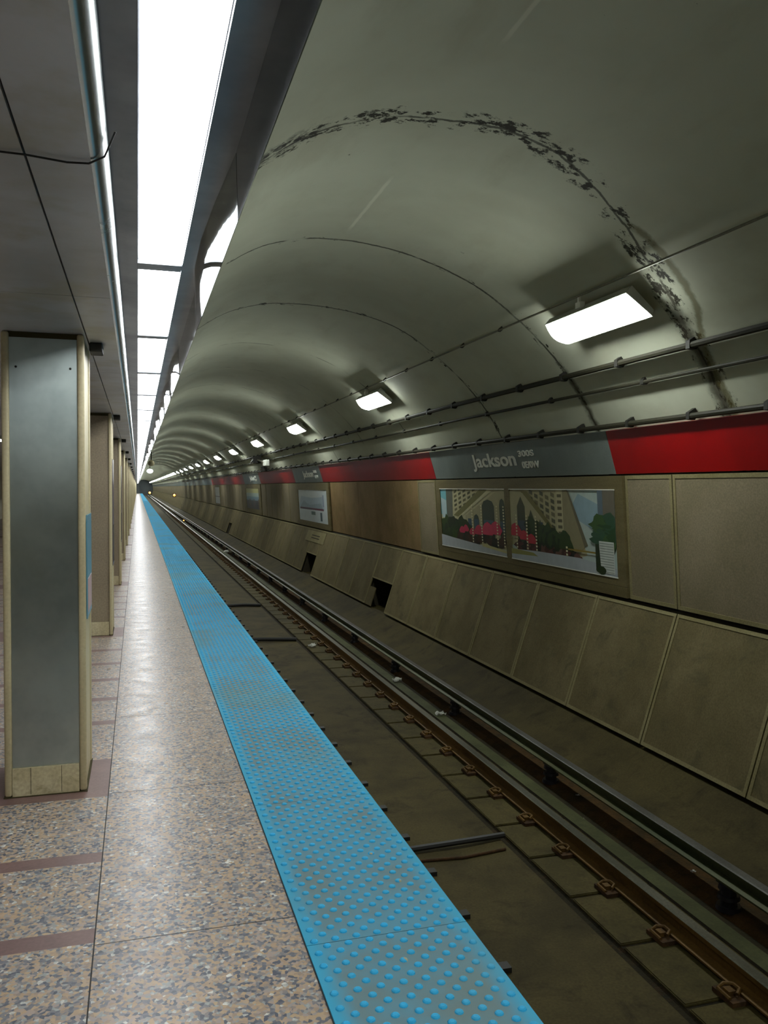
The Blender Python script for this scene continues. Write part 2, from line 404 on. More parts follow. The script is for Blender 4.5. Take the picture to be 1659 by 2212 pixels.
# left lane with brown bands, 4.8 m module between columns
xs = -0.155
cols_y = [4.6 + 4.8 * i for i in range(-2, 44)]
cuts = []
for c in cols_y:
    cuts.append((c - 0.1, c + 0.52))
    for q in range(5): cuts.append((c + 1.27 + 0.66 * q, c + 1.27 + 0.66 * q + 0.1))
cuts = [c for c in sorted(cuts) if c[0] > YB + 0.2 and c[1] < PLAT_END - 0.2]
y = YB
for a, b in cuts:
    rect(L, xs, y, a, 0.0, 0); rect(L, xs, a, b, 0.0, 2); y = b
rect(L, xs, y, PLAT_END, 0.0, 0)
rect(xs, xs + 0.005, YB, PLAT_END, 0.0, 3)
y = YB; s = 3.03 - 1.5 * 7
while s < PLAT_END:
    rect(xs + 0.005, 0.553, y, s, 0.0, 0); rect(xs + 0.005, 0.553, s, s + 0.005, 0.0, 3); y = s + 0.005; s += 1.5
rect(xs + 0.005, 0.553, y, PLAT_END, 0.0, 0)
rect(0.553, Rr, YB, PLAT_END, 0.0, 3)
struct(obj('floor', bm, [M['terrazzo'], M['slab'], M['band'], M['seam']]), 'speckled terrazzo platform with brown cross bands and a dark edge')

# soffit over the platform
bm = bmesh.new()
xl = -6.5
def seg_soffit(y0, y1): pass
y = YB
seams = [1.3 + 2.4 * i for i in range(-4, 90)]
box(bm, xl, -0.13, YB, PLAT_END, 2.402, 2.6, 1)
for s in seams:
    if s <= y or s > PLAT_END: continue
    box(bm, xl, -0.257, y + 0.003, s - 0.003, 2.39, 2.401, 0)
    box(bm, -0.251, -0.105, y + 0.003, s - 0.003, 2.39, 2.401, 0); y = s
struct(obj('ceiling', bm, [M['soffit'], M['seam']]), 'stained metal soffit panels over the platform')
# rounded bright nose of the soffit and the upright cheek of the light trough
bm = bmesh.new()
arc = [(-0.105 + 0.04 * math.sin(t), 2.43 - 0.04 * math.cos(t)) for t in [math.pi / 2 * i / 10 for i in range(11)]]
extr(bm, arc + [(-0.105, 2.43)], YB, PLAT_END, steps=1)
struct(obj('trim_2', bm, M['nose'], smooth=True), 'bright rounded metal nose along the soffit edge')
ZL = 2.47                                   # face of the lights, flush with the metal around them
bm = bmesh.new()
extr(bm, [(-0.066, 2.43), (-0.066, ZL), (-0.036, ZL), (-0.036, ZL - 0.004), (0.003, ZL - 0.004), (0.003, 2.52), (-0.1, 2.52), (-0.1, 2.432)], YB, PLAT_END)
struct(obj('trim_3', bm, M['trough']), 'grey metal strip left of the platform lights')
bm = bmesh.new()
extr(bm, [(0.172, ZL - 0.004), (0.243, ZL - 0.004), (0.256, ZL - 0.004), (0.256, 2.52), (0.172, 2.52)], YB, PLAT_END)
struct(obj('trim_4', bm, M['trough']), 'dark metal strip right of the platform lights')
# polished lip boards along the outer edge of the trough: each board sits slightly askew
LP = 1.6; y0 = 3.44 - LP * 8; ylip = 2.2 - LP * 7
def lip_mesh(al):
    bm = bmesh.new(); n = 16
    rings = []
    for j in range(n + 1):
        t = j / n; yy = t * (LP - 0.008)
        q = t * (len(al) - 1); i_ = min(int(q), len(al) - 2); a = math.radians(al[i_] + (al[i_ + 1] - al[i_]) * (q - i_))
        top = 0.252 - math.sin(a) * 0.185; dz = 0.18
        rings.append([bm.verts.new(p) for p in ((top, yy, ZL - 0.0045), (0.252, yy, ZL - dz), (0.2548, yy, ZL - dz + 0.002), (top + 0.0028, yy, ZL - 0.0045))])
    for a_, b_ in zip(rings, rings[1:]):
        for q in range(4): bm.faces.new((a_[q], a_[(q + 1) % 4], b_[(q + 1) % 4], b_[q]))
    bm.faces.new(rings[0]); bm.faces.new(rings[-1][::-1])
    return bm
lips = [obj('trough_lip_board', lip_mesh(al), M['lip'], smooth=True) for al in ((1.2, 7, 11, 10, 2), (1, 1.2, 1, 1, 1.2), (1.2, 8, 10, 8, 1.2))]
for l in lips: tag(l, 'x', 'metal trim', 'polished lip boards beside the platform lights')
NL = 138
ordw = ['first', 'second', 'third', 'fourth', 'fifth', 'sixth', 'seventh', 'eighth', 'ninth', 'tenth']
def nth(i, things, limit=8):
    if i < limit: return f'{ordw[i]} {things} from the camera'
    return f'tiny far {things}, past the {ordw[limit-1]}'
pat = {7: 0, 8: 1, 9: 2, 10: 2}
used = set()
for i in range(NL):
    y = ylip + LP * i; vis = i - 7
    k_ = pat.get(i, (0, 2, 1, 2)[i % 4])
    o = lips[k_] if k_ not in used else lips[k_].copy()
    if k_ in used: COL.objects.link(o)
    used.add(k_)
    o.location = (0, y, 0)
    o['label'] = 'polished lip board beside the lights, overhead or behind the camera' if vis < 0 else nth(vis, 'polished lip board right of the platform lights', 6)
# fixtures
fx = thing('trough_light', 'x', 'light fixture', (0, y0, 0), 'row of lights over the platform edge')
bm = bmesh.new(); box(bm, 0.008, 0.168, 0.045, LP - 0.045, ZL + 0.002, ZL + 0.012); obj('diffuser', bm, M['diffuser'], fx)
bm = bmesh.new(); box(bm, 0.004, 0.171, 0.0, 0.045, ZL - 0.003, 2.51); box(bm, 0.004, 0.171, LP - 0.045, LP - 0.001, ZL - 0.003, 2.51); box(bm, 0.004, 0.171, 0.045, LP - 0.045, ZL + 0.013, 2.51)
obj('housing', bm, M['trough'], fx)
for i in range(NL):
    y = y0 + LP * i; vis = i - 8
    if y > PLAT_END - LP: break
    lb = 'white platform light overhead or behind the camera' if vis < 0 else nth(vis, 'long white light over the platform edge', 8)
    if i in (6, 7): continue                    # one long fitting hangs here instead of two short ones
    if i == 0: fx['label'] = lb
    else: dup(fx, (0, y, 0), lb)
ya, yb = y0 + LP * 6, y0 + LP * 8
lf = thing('trough_light', 'longest white light over the platform edge, nearest the camera at the top', 'light fixture', (0, ya, 0), 'row of lights over the platform edge')
bm = bmesh.new(); box(bm, 0.008, 0.168, 0.03, yb - ya - 0.05, ZL + 0.002, ZL + 0.012); obj('diffuser', bm, M['diffuser'], lf)
bm = bmesh.new(); box(bm, 0.004, 0.171, 0.0, 0.03, ZL - 0.003, 2.51); box(bm, 0.004, 0.171, yb - ya - 0.05, yb - ya - 0.001, ZL - 0.003, 2.51); box(bm, 0.004, 0.171, 0.03, yb - ya - 0.05, ZL + 0.013, 2.51)
obj('housing', bm, M['trough'], lf)

# back and end walls
bm = bmesh.new(); box(bm, -6.7, 5.9, YB - 0.2, YB, -1.6, 4.6)
struct(obj('wall_back', bm, M['wall_pale']), 'end wall behind the camera')
bm = bmesh.new(); box(bm, -6.7, 0.39, PLAT_END, PLAT_END + 0.3, -1.6, 4.6)
struct(obj('wall_front', bm, M['tunnel_dark']), 'dark wall at the far end of the platform')
bm = bmesh.new(); box(bm, 0.39, 5.9, YE, YE + 0.3, -1.6, 4.6)
struct(obj('wall_front', bm, M['tunnel_dark']), 'dark closing wall of the tunnel')
bm = bmesh.new(); box(bm, -6.7, -6.5, YB, PLAT_END, 0, 2.6)
struct(obj('wall_left', bm, M['wall_pale']), 'pale wall across the platform')
bm = bmesh.new(); box(bm, 0.2, 0.2555, YB, PLAT_END, 2.521, 3.6); box(bm, -0.1, 0.2, YB, PLAT_END, 2.521, 2.6)
struct(obj('trim_5', bm, M['slab']), 'upstand above the light trough')

# ------------------------------------------------------------------ tactile tiles
TP = 1.33
def dome_ring(bm, cx, cy, r, h, seg, z0=0.007):
    prof_ = ((r, 0), (r * 0.86, h * 0.62), (r * 0.55, h))
    rings = [[bm.verts.new((cx + rr * math.cos(2 * math.pi * k_ / seg), cy + rr * math.sin(2 * math.pi * k_ / seg), z0 + hh)) for k_ in range(seg)] for rr, hh in prof_]
    for a, b in zip(rings, rings[1:]):
        for k_ in range(seg): bm.faces.new((a[k_], a[(k_ + 1) % seg], b[(k_ + 1) % seg], b[k_])).material_index = 1
    bm.faces.new(rings[-1]).material_index = 1
def tile_mesh(seg):
    bm = bmesh.new()
    box(bm, -0.298, 0.298, 0.002, TP - 0.002, -0.0009, 0.007, 0)
    rows = 34; py = TP / rows
    for r in range(rows):
        n = 8 if r % 2 == 0 else 7
        for c in range(n):
            cx = (c - (n - 1) / 2) * 0.0765
            dome_ring(bm, cx, (r + 0.5) * py, 0.0145, 0.006, seg)
    return bm
near_tile = obj('tactile_tile', tile_mesh(12), [M['tact'], M['dome']], loc=(0.855, 0, 0))
far_tile = obj('tactile_tile', tile_mesh(6), [M['tact'], M['dome']])
for o in (near_tile, far_tile): tag(o, 'x', 'paving tile', 'blue tactile tiles along the platform edge')
ty = [2.81 + TP * i for i in range(-6, 160)]
nn_, ff_ = 0, 0
for i, y in enumerate(ty):
    if y > PLAT_END - TP: break
    vis = i - 5
    if y < 10:
        o = near_tile if nn_ == 0 else near_tile.copy(); nn_ += 1
        if nn_ > 1: COL.objects.link(o)
    else:
        o = far_tile if ff_ == 0 else far_tile.copy(); ff_ += 1
        if ff_ > 1: COL.objects.link(o)
    o.location = (0.855, y, 0)
    if vis < 0: o['label'] = 'blue domed tactile tile below the frame, nearer than the visible ones'
    elif vis == 0: o['label'] = 'worn blue domed tile at the bottom edge of the photo, grey between its domes'
    else: o['label'] = nth(vis, 'blue domed tactile tile', 8)

# ------------------------------------------------------------------ track
def rail_prof(cx, zb, h=0.13, bw=0.14, hw=0.072):
    b, t = bw / 2, hw / 2
    return [(cx - b, zb), (cx + b, zb), (cx + b, zb + 0.012), (cx + 0.012, zb + 0.026), (cx + 0.012, zb + h - 0.042), (cx + t, zb + h - 0.034), (cx + t, zb + h - 0.006), (cx + t - 0.008, zb + h),
            (cx - t + 0.008, zb + h), (cx - t, zb + h - 0.006), (cx - t, zb + h - 0.034), (cx - 0.012, zb + h - 0.042), (cx - 0.012, zb + 0.026), (cx - b, zb + 0.012)]
XF, XN, ZB = 3.22, 1.73, -1.165
for cx, nm, lb in ((XF, 'running_rail', 'rusty running rail with shiny top on the far side of the track'), (XN, 'running_rail', 'running rail hidden just below the platform edge')):
    bm = bmesh.new(); mm = [0] * 14; mm[7] = 1; mm[6] = 1; mm[8] = 1
    extr(bm, rail_prof(cx, ZB), YB, YE, mats=mm, steps=20)
    tag(obj(nm, bm, [M['rail'], M['railtop']]), lb, 'rail')
bm = bmesh.new(); mm = [0] * 14; mm[7] = 1; mm[8] = 1; mm[6] = 1
extr(bm, rail_prof(3.83, -1.045, 0.1, 0.16, 0.08), YB, YE, mats=mm, steps=20)
tag(obj('third_rail', bm, [M['third'], M['thirdtop']]), 'raised power rail on black insulators beside the cladding wall', 'rail')

# concrete tie ends with plates and clips
TPIT = 0.626
tie = thing('concrete_tie', 'x', 'railway tie', (XF, 0, -1.22), 'concrete ties under the far rail')
def tie_block():
    bm = bmesh.new(); box(bm, -0.385, 0.24, 0.018, TPIT - 0.018, 0.0, 0.026)
    bmesh.ops.bevel(bm, geom=[e for e in bm.edges if all(v.co.z > 0.01 for v in e.verts)], offset=0.006, segments=2, affect='EDGES')
    return bm
obj('block', tie_block(), M['block'], tie)
bm = bmesh.new(); box(bm, -0.16, 0.14, -0.085, 0.085, 0.0265, 0.052)
obj('rail_plate', bm, M['rust'], tie)
def clip(sx):
    bm = bmesh.new()
    tube(bm, [(sx * 0.15, -0.05, 0.055), (sx * 0.15, 0.05, 0.06), (sx * 0.105, 0.062, 0.072), (sx * 0.066, 0.03, 0.08), (sx * 0.066, -0.02, 0.08), (sx * 0.1, -0.045, 0.07)], 0.011, 6)
    box(bm, sx * 0.115 - 0.022, sx * 0.115 + 0.022, -0.026, 0.026, 0.05, 0.078)
    return bm
obj('rail_clip', clip(-1), M['rail'], tie, smooth=False); obj('rail_clip', clip(1), M['rail'], tie)
plate = thing('rail_plate', 'x', 'rail plate', (XN, 0, -1.2), 'plates under the near rail')
bm = bmesh.new(); box(bm, -0.2, 0.335, -0.035, 0.035, 0.0, 0.03); obj('plate', bm, M['black'], plate)
bm = bmesh.new(); box(bm, 0.09, 0.16, -0.03, 0.03, 0.031, 0.06); obj('clip', bm, M['rust'], plate)
i0 = -6
for i in range(150):
    y = 4.4 + TPIT * (i + i0)
    lb = nth(i + i0 + 2, 'concrete tie with rusty clips under the far rail', 8) if i + i0 + 2 >= 0 else 'concrete tie under the far rail, outside the frame near the camera'
    if i == 0: tie.location.y = y; tie['label'] = lb
    else: dup(tie, (XF, y, -1.22), lb)
    if i < 60:
        lb = nth(i + i0 + 2, 'black rail plate end below the blue platform edge', 6) if i + i0 + 2 >= 0 else 'black rail plate below the platform edge, nearer than the frame'
        if i == 0: plate.location.y = y; plate['label'] = lb
        else: dup(plate, (XN, y - 0.03, -1.2), lb)
ins = thing('rail_insulator', 'x', 'insulator', (3.76, 4.63, -1.23), 'black insulators under the power rail')
bm = bmesh.new()
for z0_, z1_, r_ in ((0.0, 0.03, 0.085), (0.03, 0.075, 0.055), (0.075, 0.10, 0.075), (0.10, 0.135, 0.05), (0.135, 0.165, 0.07)):
    c_ = bmesh.ops.create_cone(bm, cap_ends=True, segments=14, radius1=r_, radius2=r_ * 0.92, depth=z1_ - z0_)
    bmesh.ops.translate(bm, verts=c_['verts'], vec=(0, 0, (z0_ + z1_) / 2))
obj('body', bm, M['insulator'], ins, smooth=True)
bm = bmesh.new(); box(bm, -0.05, 0.06, -0.07, 0.07, 0.165, 0.182); obj('cap', bm, M['insulator'], ins)
for i in range(24):
    lb = nth(i, 'black insulator holding up the power rail', 7)
    y = 4.65 + 2.52 * i
    if i == 0: ins['label'] = lb; ins.location = (3.81, y, -1.227)
    else: dup(ins, (3.81, y, -1.227), lb)

# cables across the bed
def cable(pts, r, label, mat='black'):
    bm = bmesh.new(); tube(bm, pts, r, 8)
    tag(obj('cable', bm, M[mat], smooth=True), label, 'cable')
cable([(1.84, 5.985, -1.17), (2.0, 5.99, -1.168), (2.45, 6.0, -1.16), (2.8, 6.05, -1.172)], 0.024, 'thick black cable crossing the track floor to the far rail')
cable([(1.86, 5.83, -1.188), (2.06, 5.82, -1.188), (2.36, 5.79, -1.188), (2.72, 5.84, -1.188)], 0.011, 'thin cable curving beside the thick black cable', 'rust')
cable([(1.86, 15.15, -1.164), (2.2, 15.1, -1.16), (2.77, 14.96, -1.165)], 0.035, 'black cable crossing the track floor midway, near a white scrap')
cable([(1.86, 19.6, -1.164), (2.37, 19.68, -1.16), (2.77, 19.55, -1.165)], 0.035, 'black cable crossing the track floor farthest away')

# ------------------------------------------------------------------ wall cladding
LO, HI = (4.735, -0.91), (5.145, 0.36)         # lower sloping row, foot and head
UO, UI = (5.175, 0.40), (5.085, 1.745)        # upper row, foot and head
PW = 1.485
def panel_parts(p, q, w, bw, root, mat, fmat, t=0.022, lift=0.006):
    bm = bmesh.new(); extr(bm, sheet(p, q, t), 0.008, w - 0.008)
    obj('board', bm, M[mat], root)
    if bw:
        ln = math.dist(p, q); s_ = bw / ln
        bm = bmesh.new()
        def strip(s0, s1, y0_, y1_):
            a, b = on(p, q, s0, lift), on(p, q, s1, lift)
            a2, b2 = on(p, q, s0, 0.0005), on(p, q, s1, 0.0005)
            extr(bm, [a, b, b2, a2], y0_, y1_)
        strip(0, s_, 0.008, w - 0.008); strip(1 - s_, 1, 0.008, w - 0.008)
        strip(s_, 1 - s_, 0.008, 0.008 + bw); strip(s_, 1 - s_, w - 0.008 - bw, w - 0.008)
        obj('frame', bm, M[fmat], root)
def local(p, base): return (p[0] - base[0], p[1] - base[1])
def make_panel(name, p, q, w, bw, mat, fmat, y, label, group):
    r = thing(name, label, 'wall panel', (p[0], y, p[1]), group)
    panel_parts((0, 0), local(q, p), w, bw, r, mat, fmat); return r
low0 = make_panel('sloping_wall_panel', LO, HI, PW, 0.035, 'panel', 'panel_frame', 0, 'x', 'sloping lower cladding panels')
nlow = 0; first = True
for kk in range(-9, 200):
    y = 7.08 + PW * kk
    if y > YE - 2: break
    if kk in (6, 11, 26): continue
    v = kk + 2
    if v < 0: lb = 'sloping lower cladding panel beyond the right edge'
    elif v < 8: lb = f'sloping grey-brown lower wall panel, {ordw[v]} from the right edge of the photo'
    elif 8 < v < 13: lb = f'sloping lower wall panel between the two nearest wall openings, {ordw[v-9]} from the nearer opening'
    elif 13 < v < 28: lb = 'small distant sloping lower wall panel between the second and third wall openings'
    else: lb = 'tiny far sloping lower wall panel beyond the third wall opening'
    if first: low0.location.y = y; low0['label'] = lb; first = False
    else: dup(low0, (LO[0], y, LO[1]), lb)
# short panels above the openings
MID = on(LO, HI, 0.44)
for kk, lb in ((6, 'short sloping panel above the nearest low wall opening'), (11, 'short sloping panel above the second low wall opening'), (26, 'short sloping panel above the third low wall opening')):
    y = 7.08 + PW * kk
    make_panel('sloping_wall_panel', MID, HI, PW, 0.03, 'panel', 'panel_frame', y, lb, 'short panels above openings')
# half-width foot piece left of the nearest opening
make_panel('sloping_wall_panel', LO, on(LO, HI, 0.30), 0.45, 0, 'panel', 'panel_frame', 17.03, 'low foot piece beside the nearest wall opening', None)

# upper row
def up(y0_, w_, lb, mat='panel_up', bw=0.04, off=0.0, group='upright upper wall panels'):
    p = (UO[0] + off, UO[1]); q = (UI[0] + off, UI[1])
    return make_panel('upper_wall_panel', p, q, w_, bw, mat, 'panel_frame', y0_, lb, group)
u0 = up(7.12 - PW, PW, 'tall grey-beige upper wall panel with pale border at the right edge of the photo')
for j in range(2, 10): dup(u0, (UO[0], 7.12 - PW * j, UO[1]), 'upper wall panel beyond the right edge of the photo')
up(7.12, 0.84, 'narrow grey-beige upper wall panel right of the street photo display')
up(13.98, 1.0, 'pale narrow upper wall panel left of the street photo display')
b0 = up(15.0, 1.51, 'brown upper wall panel left of the pale narrow panel, first of five', 'panel_brown', 0.0, 0.02, 'brown upper wall panels')
for j in range(1, 5): dup(b0, (UO[0] + 0.02, 15.0 + 1.51 * j, UO[1]), f'brown upper wall panel between the street photo and the map, {ordw[j]} from the pale panel')
# pale rail above the brown panels
for (a, b, nm) in ((27.65, 35.9, 'between the map and the next poster'), (41.4, 54.5, 'between the third and fourth posters')):
    n_ = round((b - a) / PW); pw = (b - a) / n_
    q0 = up(a, pw, f'distant upper wall panel {nm}', bw=0.03)
    for j in range(1, n_): dup(q0, (UO[0], a + pw * j, UO[1]), f'distant upper wall panel {nm}')
q0 = up(58.2, PW, 'tiny far upper wall panel beyond the fourth poster', bw=0.03)
for j in range(1, 165):
    if 58.2 + PW * (j + 1) > YE: break
    dup(q0, (UO[0], 58.2 + PW * j, UO[1]), 'tiny far upper wall panel beyond the fourth poster')

# ---- poster displays
class Art:
    """flat printed picture: u runs left to right for a viewer on the platform, v upward, both 0..1"""
    def __init__(s, yl, yr, s0, s1):
        s.yl, s.yr, s.s0, s.s1 = yl, yr, s0, s1; s.bm = bmesh.new(); s.mats = []; s.layer = 0
    def col(s, c, rough=0.35):
        key = ('print', c)
        if key not in M:
            M[key] = plain('print_' + '_'.join(str(q) for q in c), srgb(*c), rough)
        if M[key] not in s.mats: s.mats.append(M[key])
        return s.mats.index(M[key])
    def poly(s, pts, c):
        i = s.col(c); s.layer += 1
        off = 0.012 + 0.00012 * s.layer
        vs = []
        for u, v in pts:
            u = min(1, max(0, u)); v = min(1, max(0, v))
            x, z = on(UO, UI, s.s0 + (s.s1 - s.s0) * v, off)
            vs.append(s.bm.verts.new((x, s.yl + (s.yr - s.yl) * u, z)))
        try: s.bm.faces.new(vs).material_index = i
        except ValueError: pass
    def rect(s, u0, u1, v0, v1, c): s.poly([(u0, v0), (u1, v0), (u1, v1), (u0, v1)], c)
    def blob(s, u, v, ru, rv, c, n=12, jit=0.15, seed=0):
        r = random.Random(seed)
        s.poly([(u + ru * math.cos(2 * math.pi * i / n) * (1 + jit * (r.random() - 0.5) * 2), v + rv * math.sin(2 * math.pi * i / n) * (1 + jit * (r.random() - 0.5) * 2)) for i in range(n)], c)
    def done(s, name, parent):
        for f in s.bm.faces:
            f.normal_update()
            if f.normal.x > 0: f.normal_flip()
        me = bpy.data.meshes.new(name); s.bm.to_mesh(me); s.bm.free()
        for m in s.mats: me.materials.append(m)
        o = bpy.data.objects.new(name, me); COL.objects.link(o); o.parent = parent
        o.matrix_parent_inverse = Matrix.Translation(-parent.location)
        return o
def display(yl, yr, windows, label, mull=True):
    """brown metal display case: yl is its far (left) end; windows are (yl, yr, s0, s1)"""
    r = thing('poster_display', label, 'poster display', (UO[0], (yl + yr) / 2, UO[1]))
    inv = Matrix.Translation(-r.location)
    def part(name, bm, m):
        o = obj(name, bm, m, r); o.matrix_parent_inverse = inv; return o
    bm = bmesh.new(); extr(bm, [on(UO, UI, 0, 0.008), on(UO, UI, 1, 0.008), on(UO, UI, 1, -0.02), on(UO, UI, 0, -0.02)], yr, yl)
    part('back_board', bm, M['frame_brown'])
    bm = bmesh.new()
    wy = sorted([(w_[1], w_[0]) for w_ in windows])
    s0, s1 = windows[0][2], windows[0][3]
    def bar(a, b, c, d, l=0.03): extr(bm, [on(UO, UI, c, 0.0082), on(UO, UI, d, 0.0082), on(UO, UI, d, l), on(UO, UI, c, l)], a, b)
    bar(yr, yl, 0, s0 * 0.55, 0.028); bar(yr, yl, s0 * 0.58, s0, 0.022); bar(yr, yl, s1, 1.0, 0.026)
    e = yr
    for a, b in wy: bar(e, a, s0, s1, 0.024); e = b
    bar(e, yl, s0, s1, 0.024)
    part('frame', bm, M['frame_brown'])
    return r
def glints(A, n=0): pass

# near display with two street photographs
near = display(13.92, 7.98, [(13.72, 11.05, 0.155, 0.885), (10.88, 8.15, 0.155, 0.885)], 'brown framed display with two street photographs of a pale stone building, below the station name')
def street_left():
    A = Art(13.72, 11.05, 0.155, 0.885)
    A.rect(0, 1, 0, 1, (196, 190, 150))
    A.poly([(0, 0.55), (0.1, 0.55), (0.12, 1), (0, 1)], (120, 190, 200)); A.poly([(0.02, 0.5), (0.09, 0.5), (0.1, 0.8), (0.0, 0.85)], (186, 206, 210))
    A.poly([(0.1, 0.45), (0.2, 0.45), (0.22, 1), (0.1, 1)], (104, 108, 96))
    for q in range(9):     # window grid of the tower, drawn in steep perspective
        for r_ in range(6):
            u = 0.24 + q * 0.075; v = 0.62 + r_ * 0.075 + q * 0.045
            if v < 0.97: A.poly([(u, v), (u + 0.045, v + 0.026), (u + 0.045, v + 0.066), (u, v + 0.04)], (92, 92, 66) if (q + r_) % 3 else (124, 118, 84))
    A.poly([(0.22, 0.55), (0.3, 0.53), (0.78, 0.97), (0.72, 1.0), (0.66, 1.0)], (128, 124, 74))
    A.poly([(0.3, 0.53), (0.36, 0.55), (0.86, 1), (0.78, 1)], (206, 200, 160))
    A.poly([(0.42, 0.2), (1, 0.2), (1, 0.98), (0.9, 0.98), (0.42, 0.56)], (178, 172, 134))
    for u, w_, v in ((0.45, 0.07, 0.5), (0.545, 0.085, 0.6), (0.68, 0.17, 0.84), (0.92, 0.07, 0.86)):
        A.poly([(u, 0.2), (u + w_, 0.2), (u + w_, v - 0.1), (u + w_ * 0.85, v - 0.03), (u + w_ / 2, v), (u + w_ * 0.15, v - 0.03), (u, v - 0.1)], (66, 78, 60))
        A.rect(u + w_ * 0.1, u + w_ * 0.9, 0.36, 0.52, (72, 96, 110))
    for i_ in range(16):
        A.blob(0.06 + 0.025 * i_, 0.32 + 0.1 * math.sin(i_ * 1.7), 0.07, 0.12, ((40, 58, 22), (54, 76, 28), (34, 46, 20))[i_ % 3], seed=i_, jit=0.4)
    for i_ in range(14): A.blob(0.3 + 0.05 * i_, 0.2 + 0.03 * math.sin(i_), 0.05, 0.09, ((52, 38, 24), (70, 44, 26), (30, 34, 18))[i_ % 3], seed=40 + i_, jit=0.5)
    for u, v, r_ in ((0.36, 0.31, 0.05), (0.42, 0.34, 0.05), (0.52, 0.3, 0.05), (0.62, 0.33, 0.07), (0.75, 0.36, 0.09), (0.86, 0.38, 0.09)):
        A.poly([(u - r_, v), (u - r_ * 0.5, v + r_ * 1.1), (u, v + r_ * 1.5), (u + r_ * 0.5, v + r_ * 1.1), (u + r_, v), (u + r_ * 0.7, v - r_ * 0.8), (u - r_ * 0.7, v - r_ * 0.8)], (196, 50, 84) if r_ < 0.08 else (214, 66, 98))
    for u in (0.52, 0.66, 0.88, 0.97):
        for j_ in range(14): A.rect(u, u + 0.018, 0.14 + j_ * 0.045, 0.165 + j_ * 0.045, (220, 214, 176))
    A.poly([(0, 0), (1, 0), (1, 0.1), (0.6, 0.12), (0.2, 0.17), (0, 0.2)], (176, 182, 186))
    A.poly([(0.66, 0.1), (1, 0.05), (1, 0.09), (0.7, 0.14)], (190, 184, 130))
    return A.done('photograph', near)
def street_right():
    A = Art(10.88, 8.15, 0.155, 0.885)
    A.rect(0, 1, 0, 1, (186, 202, 196)); A.poly([(0.6, 0.7), (0.9, 0.45), (0.9, 0.8), (0.7, 0.95)], (150, 178, 190))
    A.poly([(0, 0.2), (0.68, 0.15), (0.76, 0.2), (0.58, 1), (0, 1)], (182, 176, 136))
    for q in range(8):
        for r_ in range(7):
            u = 0.5 - q * 0.055; v = 0.44 + r_ * 0.085 + q * 0.05
            if v < 0.95: A.poly([(u, v), (u + 0.035, v - 0.024), (u + 0.035, v + 0.03), (u, v + 0.052)], (88, 88, 66) if (q + r_) % 3 else (122, 116, 84))
    A.poly([(0.56, 1), (0.6, 1), (0.74, 0.3), (0.7, 0.2), (0.57, 0.22), (0.55, 0.5)], (150, 142, 108)); A.poly([(0.6, 1), (0.62, 0.97), (0.77, 0.32), (0.74, 0.3)], (112, 106, 82))
    A.poly([(0.5, 0.35), (0.56, 0.35), (0.56, 1), (0.5, 1)], (196, 190, 150))
    for j_ in range(7): A.rect(0.51, 0.55, 0.42 + j_ * 0.08, 0.46 + j_ * 0.08, (104, 98, 72))
    A.poly([(0.13, 0.97), (0.2, 0.97), (0.52, 0.4), (0.48, 0.38)], (124, 118, 68))
    A.poly([(0.0, 0.3), (0.42, 0.3), (0.42, 0.5), (0.15, 0.95), (0.0, 0.98)], (180, 174, 136))
    for u, w_, v in ((0.08, 0.09, 0.9), (0.2, 0.07, 0.72), (0.3, 0.06, 0.6)):
        A.poly([(u, 0.2), (u + w_, 0.2), (u + w_, v - 0.14), (u + w_ / 2, v), (u, v - 0.14)], (70, 76, 54)); A.rect(u, u + w_, 0.42, 0.56, (62, 78, 88))
    for i_ in range(20): A.blob(0.22 + 0.019 * i_, 0.42 - 0.008 * i_ + 0.06 * math.sin(i_ * 2.1), 0.06, 0.14, ((34, 52, 20), (48, 70, 26), (30, 44, 20))[i_ % 3], seed=80 + i_, jit=0.4)
    for i_ in range(16): A.blob(0.08 + 0.04 * i_, 0.2 - 0.004 * i_, 0.04, 0.07, ((70, 36, 26), (92, 50, 44), (32, 30, 18), (104, 70, 60))[i_ % 4], seed=120 + i_, jit=0.5)
    for u, v, r_ in ((0.05, 0.4, 0.08), (0.15, 0.34, 0.06), (0.23, 0.3, 0.06)):
        A.poly([(u - r_, v), (u - r_ * 0.5, v + r_ * 1.1), (u, v + r_ * 1.5), (u + r_ * 0.5, v + r_ * 1.1), (u + r_, v), (u + r_ * 0.7, v - r_ * 0.8), (u - r_ * 0.7, v - r_ * 0.8)], (196, 54, 70))
    for u in (0.06, 0.18, 0.28, 0.58):
        for j_ in range(12 if u < 0.5 else 4): A.rect(u, u + 0.016, 0.12 + j_ * 0.045, 0.146 + j_ * 0.045, (216, 210, 172))
    A.poly([(0, 0.0), (1, 0.0), (1, 0.1), (0.7, 0.16), (0.3, 0.16), (0, 0.14)], (178, 186, 192)); A.poly([(0.0, 0.07), (0.3, 0.09), (0.25, 0.13), (0, 0.15)], (150, 148, 84))
    A.poly([(0.6, 0.24), (0.84, 0.24), (0.84, 0.26), (0.6, 0.26)], (150, 128, 50))
    A.poly([(0.9, 0.4), (1, 0.4), (1, 1), (0.9, 1)], (110, 104, 90)); A.rect(0.87, 0.91, 0.55, 1, (96, 112, 124))
    for i_ in range(18): A.blob(0.92 + 0.05 * math.sin(i_ * 2.3), 0.38 + 0.016 * i_, 0.06, 0.07, ((40, 72, 36), (60, 92, 44), (50, 84, 60))[i_ % 3], seed=160 + i_, jit=0.45)
    A.rect(0.87, 0.985, 0.03, 0.4, (206, 212, 206))
    for j_ in range(12): A.rect(0.875, 0.98, 0.04 + j_ * 0.03, 0.05 + j_ * 0.03, (150, 160, 152))
